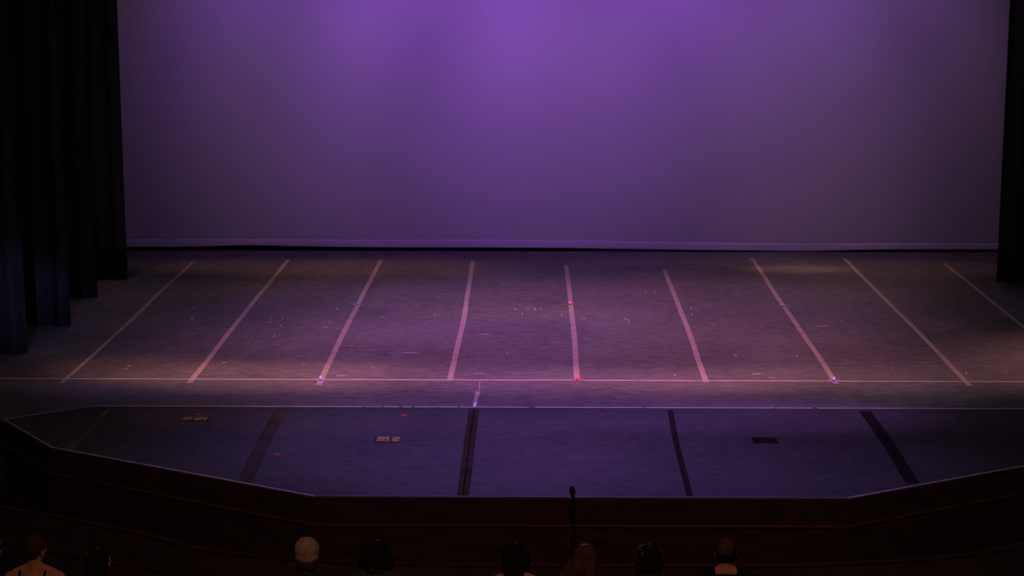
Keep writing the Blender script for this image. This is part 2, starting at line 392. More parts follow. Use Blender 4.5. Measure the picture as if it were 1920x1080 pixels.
# bits of tape at the seam
tape('tape_piece', [onz(896, 734), onz(889, 761)], .05, M_TAPE, 'short wide pale tape piece at the stage front by the seam', seed=41, kink=.004, steps=6)
tape('tape_piece', [onz(900, 716), onz(898, 732)], .010, M_TAPE, 'thin pale thread of tape just below the long front line', seed=42, kink=.002, steps=4)
M_BRIGHT = mat('bright_white_tape', (.85, .83, .80), rough=.5)
tape('tape_piece', [onz(891.5, 755), onz(889.5, 764)], .017, M_BRIGHT, 'tiny bright white tape sliver on the floor seam', seed=43, kink=0, steps=2, z=.004)

# dark gaffer strips over the joints of the extension
G2 = 'dark gaffer strips on the extension joints'
tape('gaffer_strip', [onz(206, 765), onz(128, 845)], .055, M_GAFF_L, 'faint brown gaffer strip at the far left tip of the extension', group=G2, seed=51)
tape('gaffer_strip', [onz(531, 766), onz(500, 818), onz(455, 905)], .15, M_GAFF_F, 'wide brownish gaffer strip crossing the extension, near the left end', group=G2, seed=52)
cs = thing('gaffer_strip', 'double dark gaffer strip with a black joint line, running down from the short pale tape', 'floor tape', onz(880, 840), 0, G2)
for dx in (-.031, .031):
    a, b_ = onz(889, 768), onz(868, 931)
    o = tape('tape_half', [(a.x+dx, a.y), (b_.x+dx, b_.y)], .056, M_GAFF_W, None, None, seed=53+int(dx*100), kink=.003); o.location -= cs.location; o.parent = cs
a, b_ = onz(889, 768), onz(868, 931)
o = tape('joint_line', [a, b_], .012, M_FOAM, None, None, seed=56, z=.0024, kink=.003); o.location -= cs.location; o.parent = cs
tape('gaffer_strip', [onz(1257, 770), onz(1270, 830), onz(1293, 933)], .062, M_GAFF, 'narrow black gaffer strip crossing the extension right of the microphone', group=G2, seed=54)
tape('gaffer_strip', [onz(1622, 771), onz(1660, 826), onz(1712, 906)], .13, M_GAFF, 'wide black gaffer strip crossing the extension near its right corner', group=G2, seed=55)

# red spike marks on the extension and upstage
G3 = 'little red tape marks on the floor'
RM = [((372, 776.5), 9, 'little red tape mark just above the pale lid pair nearest the left'),
      ((758, 779), 10, 'little red tape mark above the second pale lid, near the seam'),
      ((520, 852), 11, 'little red tape mark beside the wide brownish gaffer strip'),
      ((1128, 778), 9, 'little red tape mark near the seam, left of the narrow black gaffer strip'),
      ((918, 851), 10, 'dim red tape mark right of the double gaffer strip'),
      ((1878, 781), 11, 'dim red tape mark near the seam at the far right'),
      ((1585, 484.5), 9, 'little red tape mark at the far upstage end of a pale tape')]
for i, ((x, y), w, lb) in enumerate(RM):
    a, b_ = onz(x-w/2, y), onz(x+w/2, y)
    tape('spike_mark', [a, b_], .075 if y > 600 else .09, M_REDTAPE_DIM if i in (3, 4, 5) else M_REDTAPE, lb, 'tape mark', G3, z=.004 if y < 500 else .0015, seed=60+i, kink=0, steps=2)

# marker lights: a cross of tape with a small glowing lamp standing in its middle
def marker(px, py, tab, lens, label, rad, hgt, arm):
    p = onz(px, py)
    t = thing('marker_light', label, 'marker light', (p.x, p.y, .002), 0, 'marker lights on the tapes')
    b = bmesh.new(); strip(b, (-arm, 0), (arm, 0), .05, 0, .003); obj('tape_tab', b, tab, t)
    b = bmesh.new(); lathe(b, [(rad*1.25, .003), (rad*1.25, .008), (rad*1.05, .012)]); obj('lamp_base', b, M_STEEL, t, True)
    b = bmesh.new(); lathe(b, [(rad*.9, .010), (rad*.95, hgt*.5), (rad*.8, hgt*.8), (rad*.45, hgt*.97), (.001, hgt)]); obj('lamp_lens', b, lens, t, True)
marker(1082.0, 713, M_TAB_R, M_RED, 'red marker light at the front end of the centre tape', .015, .052, .085)
marker(1068.5, 571, M_TAB_R, M_PINK, 'red marker light halfway up the centre tape', .016, .044, .085)
marker(601.0, 713, M_TAB_B, M_BLUE, 'violet marker light at the front end of the tape left of centre', .015, .055, .05)
marker(669.5, 571, M_TAB_B, M_BLUE_DIM, 'violet marker light halfway up the tape left of centre', .011, .028, .065)
marker(1563.5, 714, M_TAB_B, M_BLUE, 'violet marker light at the front end of the tape right of centre', .015, .045, .075)
marker(1469.0, 574, M_TAB_B, M_BLUE_DIM, 'violet marker light halfway up the tape right of centre', .011, .028, .075)

# floor pockets: pairs of lids let into the deck
def pocket(x0, x1, y0, y1, lids, material, label):
    a, b_ = onz(x0, y1), onz(x1, y1); c = onz((x0+x1)/2, y0)
    W = b_.x-a.x; D = c.y-a.y
    t = thing('floor_pocket', label, 'floor pocket', ((a.x+b_.x)/2, a.y+D/2, .0005), 0, 'floor pockets in the extension deck')
    b = bmesh.new(); box(b, (0, 0, .002), (W, D, .004)); obj('pocket_frame', b, M_LIDSEAM, t)
    for u0, u1 in lids:
        b = bmesh.new(); box(b, ((u0+u1-1)/2*W, 0, .006), ((u1-u0)*W, D*.86, .006), bevel=.002); o = obj('lid', b, material, t)
        b2 = bmesh.new(); lathe(b2, [(.012, 0), (.012, .003), (.008, .004)], ((u0+u1-1)/2*W+.03, -D*.2, .009), 16); obj('finger_ring', b2, M_LIDSEAM, o)
pocket(338, 391, 782.5, 789.5, [(.05, .37), (.45, .90)], M_WOODLID, 'pair of pale wooden floor pocket lids at the left of the extension')
pocket(699, 750, 819.5, 829.5, [(.12, .58), (.68, .97)], M_WOODLID, 'pair of pale wooden floor pocket lids left of the double gaffer strip')
pocket(1412, 1461, 821.0, 831.5, [(.04, .48), (.52, .96)], M_DARKLID, 'dark brown floor pocket lids between the two black gaffer strips')

# ------------------------------------------------------------------ microphone on a stand in front of the stage
MY = 16.42
mp = ony(1073, 921, MY); bx = ony(1076.5, 1000, MY).x
st = thing('microphone_stand', 'thin black microphone stand on the house floor in front of the stage edge', 'microphone stand', (bx, MY, HOUSE))
hz = mp.z-HOUSE
b = bmesh.new(); lathe(b, [(.14, 0), (.14, .012), (.125, .022), (.03, .030), (.022, .05)]); obj('base', b, M_STEEL, st, True)
b = bmesh.new(); capsule(b, (0, 0, .04), (0, 0, hz*.62), .0125, .0125); obj('lower_tube', b, M_STEEL, st, True)
b = bmesh.new(); capsule(b, (0, 0, hz*.60), (0, 0, hz-.12), .009, .009); obj('upper_tube', b, M_STEEL, st, True)
b = bmesh.new(); lathe(b, [(.017, hz*.585), (.019, hz*.60), (.019, hz*.63), (.014, hz*.645)]); obj('clutch', b, M_STEEL, st, True)
top = Vector((0, 0, hz-.125)); hd = Vector((mp.x-bx, 0, hz))
b = bmesh.new(); box(b, top+Vector((0, 0, .01)), (.03, .022, .05), bevel=.005); obj('clip', b, M_STEEL, st)
mc = thing('microphone', 'black microphone with a round foam windscreen, standing out against the purple deck', 'microphone', (bx, MY, HOUSE+hz-.13))
axis = (hd-top).normalized(); ho = hd-top
b = bmesh.new(); capsule(b, (0, 0, .0), ho*.75, .012, .017); obj('handle', b, M_STEEL, mc, True)
b = bmesh.new(); q = axis.to_track_quat('Z', 'Y').to_matrix().to_4x4()
ellipsoid(b, ho+Vector((0, 0, .005)), (.028, .028, .046), q); obj('windscreen', b, M_FOAM, mc, True)

# ------------------------------------------------------------------ audience
def skin(n, c): return mat(n, c, rough=.55, spec=.25, var=.06, scale=20)
SK1 = skin('skin_warm', (.52, .25, .14)); SK2 = skin('skin_tan', (.42, .19, .10)); SK3 = skin('skin_deep', (.20, .09, .05))
M_EYE = mat('eye_white', (.7, .68, .65), rough=.2, spec=.5); M_SHOE = mat('shoe_black', (.01, .01, .01), rough=.5)
def hairm(n, c): return mat(n, c, rough=.75, spec=.02, var=.35, scale=40, stretch=(3, 3, .6), bump=.4)
H_WHITE = hairm('hair_white', (.34, .27, .21)); H_DARK = hairm('hair_dark', (.014, .010, .009)); H_BROWN = hairm('hair_brown', (.055, .030, .020))
H_AUB = hairm('hair_auburn', (.085, .042, .032)); H_THIN = hairm('hair_thin', (.085, .042, .030)); H_GREY = hairm('hair_grey_brown', (.07, .048, .036))
def clo(n, c): return mat(n, c, rough=.9, spec=.05, var=.2, scale=30)
CL_BLK = clo('cloth_black', (.012, .012, .013)); CL_CHAR = clo('cloth_charcoal', (.028, .028, .030)); CL_WINE = clo('cloth_wine', (.05, .012, .016)); CL_NAVY = clo('cloth_navy', (.012, .014, .028)); CL_GREY = clo('cloth_grey', (.05, .05, .05))

def sym(f):
    for s in (-1, 1): f(s)
def torso(b, e=0.0, top=True):
    ellipsoid(b, (0, .02, .57), (.175+e, .135+e, .125+e)); ellipsoid(b, (0, -.005, .71), (.148+e, .108+e, .17+e)); ellipsoid(b, (0, -.03, .87), (.172+e, .115+e, .16+e))
    if top:
        capsule(b, (-.165, -.035, .965), (.165, -.035, .965), .052+e, .052+e)
        sym(lambda s: capsule(b, (s*.03, -.025, 1.035), (s*.15, -.035, .99), .045+e*.6, .040+e))
def arms(b, e=0.0, upto=2):
    def f(s):
        capsule(b, (s*.195, -.035, .955), (s*.205, .05, .70), .050+e, .040+e)
        if upto > 1: capsule(b, (s*.205, .05, .70), (s*.135, .29, .635), .040+e, .028+e)
    sym(f)
def hands(b):
    def f(s):
        w = Vector((s*.135, .29, .635)); c = Vector((s*.118, .35, .628))
        capsule(b, w, c, .026, .024); ellipsoid(b, c+Vector((0, .012, 0)), (.040, .046, .017))
        for k, (dx, L) in enumerate(((-.030, .062), (-.010, .072), (.011, .068), (.031, .052))):
            k0 = c+Vector((dx*1.0, .045, .002)); k1 = k0+Vector((dx*.15, L*.55, -.008)); k2 = k1+Vector((0, L*.5, -.026))
            capsule(b, k0, k1, .0095, .009, 10); capsule(b, k1, k2, .009, .0078, 10)
        t0 = c+Vector((-s*.030, -.005, 0)); t1 = t0+Vector((-s*.026, .032, -.004)); capsule(b, t0, t1, .012, .010, 10); capsule(b, t1, t1+Vector((-s*.006, .028, -.008)), .010, .0085, 10)
    sym(f)
def legs(b, e=0.0, shin=True):
    def f(s):
        capsule(b, (s*.095, .03, .54), (s*.12, .45, .525), .088+e, .062+e)
        if shin: capsule(b, (s*.12, .45, .52), (s*.12, .44, .11), .058+e, .040+e)
    sym(f)
def feet(b, e=0.0):
    sym(lambda s: (capsule(b, (s*.12, .43, .055+e*.2), (s*.135, .62, .042+e*.2), .042+e, .036+e), capsule(b, (s*.12, .44, .12), (s*.12, .42, .05), .038+e, .038+e)))
def head_parts(b, T):
    """T places a head-centred shape (origin at the skull centre) on the neck"""
    def E(c, r, rot=None): ellipsoid(b, T @ Vector(c), r, (T.to_3x3().to_4x4() @ (rot or Matrix())))
    E((0, -.008, .018), (.074, .094, .094)); E((0, .035, -.035), (.060, .062, .080)); E((0, .048, -.092), (.032, .034, .026))
    E((0, .078, .022), (.052, .022, .014)); E((0, .082, -.050), (.030, .022, .012)); E((0, .085, -.066), (.024, .018, .009))
    capsule(b, T @ Vector((0, .088, .014)), T @ Vector((0, .110, -.028)), .009, .014, 10)
    for s in (-1, 1):
        E((s*.078, -.008, -.018), (.011, .022, .034), Matrix.Rotation(s*.35, 4, 'Z')); E((s*.045, .055, -.025), (.024, .025, .02)); E((s*.013, .096, -.030), (.009, .012, .008))
def person(cx, topy, yaw, sk, hm, style, top_mat, bottom_mat, label, sleeves=1, tilt=0.0, scale=1.0, body_yaw=0.0, lift=0.0, collar=False):
    ztop = HOUSE+lift+1.30*scale
    p = onz(cx, topy, ztop)
    t = thing('person', label, 'person', (p.x, p.y+.01, HOUSE+lift), body_yaw, 'seated audience')
    t.scale = (scale, scale, scale)
    HC = Vector((0, .005, 1.182))
    T = Matrix.Translation(HC) @ Matrix.Rotation(yaw, 4, 'Z') @ Matrix.Rotation(tilt, 4, 'Y')
    b = bmesh.new(); torso(b); arms(b); hands(b); legs(b); feet(b)
    capsule(b, (0, -.025, 1.0), HC+Vector((0, -.012, -.05)), .062, .053); head_parts(b, T)
    obj('body', union(b, .0075, 3), sk, t, True)
    for s in (-1, 1):
        b = bmesh.new(); ellipsoid(b, T @ Vector((s*.031, .083, .002)), (.012, .011, .010), T.to_3x3().to_4x4(), 12); obj('eye', b, M_EYE, t, True)
    # clothes
    b = bmesh.new()
    if sleeves: torso(b, .014); arms(b, .013, sleeves)
    else:
        ellipsoid(b, (0, .02, .57), (.192, .150, .14)); ellipsoid(b, (0, -.005, .71), (.163, .122, .175)); ellipsoid(b, (0, -.03, .845), (.178, .126, .125))
        sym(lambda s: (capsule(b, (s*.095, -.145, .93), (s*.100, -.092, 1.022), .010, .010, 10), capsule(b, (s*.100, -.092, 1.022), (s*.095, .07, .95), .010, .010, 10)))
    bb = union(b, .009, 3, .006, 14)
    if sleeves and not collar:   # open the neckline
        bmesh.ops.delete(bb, geom=[v for v in bb.verts if v.co.z > 1.018+.10*max(0, -v.co.y-.02) and abs(v.co.x) < .085], context='VERTS')
    obj('top', bb, top_mat, t, True)
    b = bmesh.new(); ellipsoid(b, (0, .02, .555), (.190, .150, .12)); legs(b, .014); obj('trousers', union(b, .009, 3, .005, 14), bottom_mat, t, True)
    for s in (-1, 1):
        b = bmesh.new(); capsule(b, (s*.12, .425, .056), (s*.136, .625, .048), .052, .046); ellipsoid(b, (s*.12, .43, .10), (.050, .056, .05)); obj('shoe', union(b, .008, 3), M_SHOE, t, True)
    # hair
    b = bmesh.new()
    def E(c, r): ellipsoid(b, T @ Vector(c), r, T.to_3x3().to_4x4())
    def K(p0, p1, r0, r1): capsule(b, T @ Vector(p0), T @ Vector(p1), r0, r1)
    wob, ws = .008, 32
    if style == 'short':
        E((0, -.018, .026), (.084, .094, .096)); E((0, -.055, -.035), (.070, .055, .055)); sym(lambda s: E((s*.072, .01, .01), (.014, .03, .04)))
    elif style == 'white':
        E((0, -.016, .024), (.100, .100, .096)); E((0, -.045, -.030), (.094, .066, .062)); wob = .007
    elif style == 'bald':
        E((0, -.045, -.022), (.086, .068, .058)); sym(lambda s: E((s*.070, -.005, .004), (.017, .05, .045))); wob = .004
    elif style == 'up':
        E((0, -.016, .026), (.092, .098, .094)); E((0, -.055, -.02), (.078, .052, .058)); E((0, -.085, .062), (.040, .036, .036)); wob = .005
    elif style == 'bob':
        E((0, -.014, .024), (.094, .100, .094)); E((0, -.045, -.05), (.100, .072, .085)); sym(lambda s: K((s*.082, .0, -.01), (s*.092, .012, -.11), .030, .024)); wob = .010
    elif style == 'big':
        E((0, -.02, .018), (.110, .112, .100)); E((0, -.045, -.06), (.122, .085, .085)); sym(lambda s: K((s*.095, .0, -.02), (s*.115, .0, -.13), .040, .040)); wob = .020; ws = 26
    elif style == 'long':
        E((0, -.014, .024), (.090, .098, .093)); E((0, -.06, -.06), (.088, .060, .10)); K((-.04, -.09, -.06), (-.075, -.125, -.27), .055, .045); K((.02, -.08, -.06), (-.03, -.115, -.22), .05, .040)
        sym(lambda s: K((s*.080, -.005, -.01), (s*.090, -.02, -.12), .028, .028)); wob = .012
    elif style == 'wavy':
        E((0, -.014, .024), (.090, .098, .093)); E((.01, -.06, -.06), (.095, .062, .10)); K((-.05, -.07, -.05), (-.13, -.10, -.23), .060, .055); K((.05, -.08, -.06), (.06, -.125, -.26), .050, .045)
        K((-.085, -.03, -.05), (-.165, -.06, -.16), .040, .050); sym(lambda s: K((s*.080, -.005, -.01), (s*.092, -.02, -.12), .030, .030)); wob = .018; ws = 24
    obj('hair', union(b, .0065, 2, wob, ws), hm, t, True)
    if style == 'bald':
        b = bmesh.new(); E((0, -.010, .024), (.078, .096, .092)); obj('thin_hair', union(b, .0065, 2, .003, 40), H_THIN, t, True)
    return t, T
seat_proto = None
def theatre_seat(x, y, label, z=HOUSE):
    global seat_proto
    if seat_proto is None:
        t = thing('theatre_seat', label, 'seat', (x, y, z), 0, 'front row theatre seats'); seat_proto = t
        b = bmesh.new(); box(b, (0, .10, .395), (.43, .46, .075), bevel=.025); obj('seat_cushion', b, M_SEAT, t, True)
        b = bmesh.new(); box(b, (0, -.225, .60), (.43, .06, .50), Matrix.Rotation(.16, 4, 'X'), .025); obj('backrest', b, M_SEAT, t, True)
        for s in (-1, 1):
            b = bmesh.new(); box(b, (s*.242, .06, .60), (.04, .38, .035), bevel=.012); ar = obj('armrest', b, M_RAIL, t, True)
            b = bmesh.new(); box(b, (s*.242, .04, .29), (.035, .26, .58), bevel=.008); obj('side_standard', b, M_STEEL, t)
        return t
    r = seat_proto.copy(); C.objects.link(r); r.location = (x, y, z); r['label'] = label
    for ch in seat_proto.children:
        c = ch.copy(); C.objects.link(c); c.parent = r
    return r
PP = [dict(cx=-15, topy=988, yaw=R(-18), sk=SK2, hm=H_DARK, style='short', top_mat=CL_BLK, bottom_mat=CL_BLK, scale=.86, label='seated person half out of frame in front of the bare-shouldered person, ear and cheek showing'),
      dict(cx=63, topy=1003, yaw=R(-24), sk=SK1, hm=H_BROWN, style='up', top_mat=CL_BLK, bottom_mat=CL_BLK, sleeves=0, label='seated person with brown hair pinned up and bare shoulders under thin black straps'),
      dict(cx=182, topy=1027, yaw=R(-42), sk=SK2, hm=H_DARK, style='bob', top_mat=CL_WINE, bottom_mat=CL_BLK, label='seated person with dark bobbed hair and a dark red hair clip, head turned right'),
      dict(cx=574.5, topy=1008, yaw=R(3), sk=SK1, hm=H_WHITE, style='white', top_mat=CL_CHAR, bottom_mat=CL_BLK, sleeves=2, label='seated person with short white hair and a dark collar, seen from behind'),
      dict(cx=704, topy=1011, yaw=R(-12), sk=SK2, hm=H_DARK, style='big', top_mat=CL_GREY, bottom_mat=CL_BLK, sleeves=2, label='seated person with a big dark mane of hair, next to the white-haired one'),
      dict(cx=966, topy=1016, yaw=R(8), sk=SK1, hm=H_DARK, style='long', top_mat=CL_BLK, bottom_mat=CL_NAVY, sleeves=0, label='seated person with long dark hair and a bare shoulder, left of the microphone stand'),
      dict(cx=1097, topy=1018, yaw=R(-8), sk=SK1, hm=H_AUB, style='wavy', top_mat=CL_WINE, bottom_mat=CL_BLK, sleeves=2, label='seated person with long wavy auburn hair in front of the microphone stand'),
      dict(cx=1217, topy=1022, yaw=R(34), sk=SK2, hm=H_DARK, style='bob', top_mat=CL_WINE, bottom_mat=CL_BLK, sleeves=2, label='seated person with a smooth black bob and glasses pushed up on the hair'),
      dict(cx=1361, topy=1008, yaw=R(2), sk=SK1, hm=H_DARK, style='bald', top_mat=CL_BLK, bottom_mat=CL_CHAR, sleeves=2, label='seated balding person with a bare neck above a black top, farthest to the right')]
SEATS = ['dark plush seat at the left edge, under the person half out of frame', 'dark plush seat under the bare-shouldered person with pinned-up hair', 'dark plush seat under the person with the red hair clip',
         'dark plush seat under the white-haired person', 'dark plush seat under the person with the big dark mane', 'dark plush seat under the person with long dark hair',
         'dark plush seat under the auburn-haired person', 'dark plush seat under the person with glasses on the hair', 'dark plush seat under the balding person']
for i, kw in enumerate(PP):
    t, T = person(collar=i in (3, 4, 6, 7), **kw); theatre_seat(t.location.x, t.location.y, SEATS[i], t.location.z)
    if i in (3, 4, 6, 7):
        b = bmesh.new(); N = 22
        for k in range(N):
            a0, a1 = 2*math.pi*k/N, 2*math.pi*(k+1)/N
            q = lambda a: Vector((.070*math.cos(a), -.016+.072*math.sin(a), 1.052-.020*math.sin(a)))
            capsule(b, q(a0), q(a1), .026, .026, 10)
        obj('collar', union(b, .007, 2, .004, 30), kw['top_mat'], t, True)
    if i == 2:
        b = bmesh.new(); ellipsoid(b, T @ Vector((-.02, -.098, .075)), (.040, .016, .026), T.to_3x3().to_4x4()); obj('hair_clip', b, clo('clip_red', (.10, .010, .018)), t, True)
    if i == 7:
        gl = thing('glasses', 'thin glasses pushed up on the black bobbed hair', 'glasses', t.location)
        for s in (-1, 1):
            b = bmesh.new()
            bmesh.ops.create_circle(b, cap_ends=False, segments=24, radius=.024, matrix=T @ Matrix.Translation((s*.031, .056, .100)) @ Matrix.Rotation(R(-30), 4, 'X'))
            ed = list(b.edges); vs = [v.co.copy() for v in b.verts]; b.free(); b = bmesh.new()
            for k in range(24): capsule(b, vs[k], vs[(k+1) % 24], .0022, .0022, 6)
            obj('rim', b, M_EDGE, gl, True)
            b = bmesh.new(); capsule(b, T @ Vector((s*.056, .054, .100)), T @ Vector((s*.094, -.05, .058)), .0022, .0022, 8); obj('temple', b, M_EDGE, gl, True)
        b = bmesh.new(); capsule(b, T @ Vector((-.008, .058, .102)), T @ Vector((.008, .058, .102)), .0022, .0022, 8); obj('bridge', b, M_EDGE, gl, True)

# ------------------------------------------------------------------ light
def spot(name, pos, aim, ang, blend, rgb, k=1.0, rad=.12):
    P = max(rgb); 
    if P <= 0: return
    l = bpy.data.lights.new(name, 'SPOT'); l.energy = P*k; l.color = tuple(c/P for c in rgb); l.spot_size = R(ang); l.spot_blend = blend; l.shadow_soft_size = rad
    o = bpy.data.objects.new(name, l); C.objects.link(o); o.location = pos
    d = Vector(aim)-Vector(pos); o.rotation_euler = d.to_track_quat('-Z', 'Y').to_euler(); return o
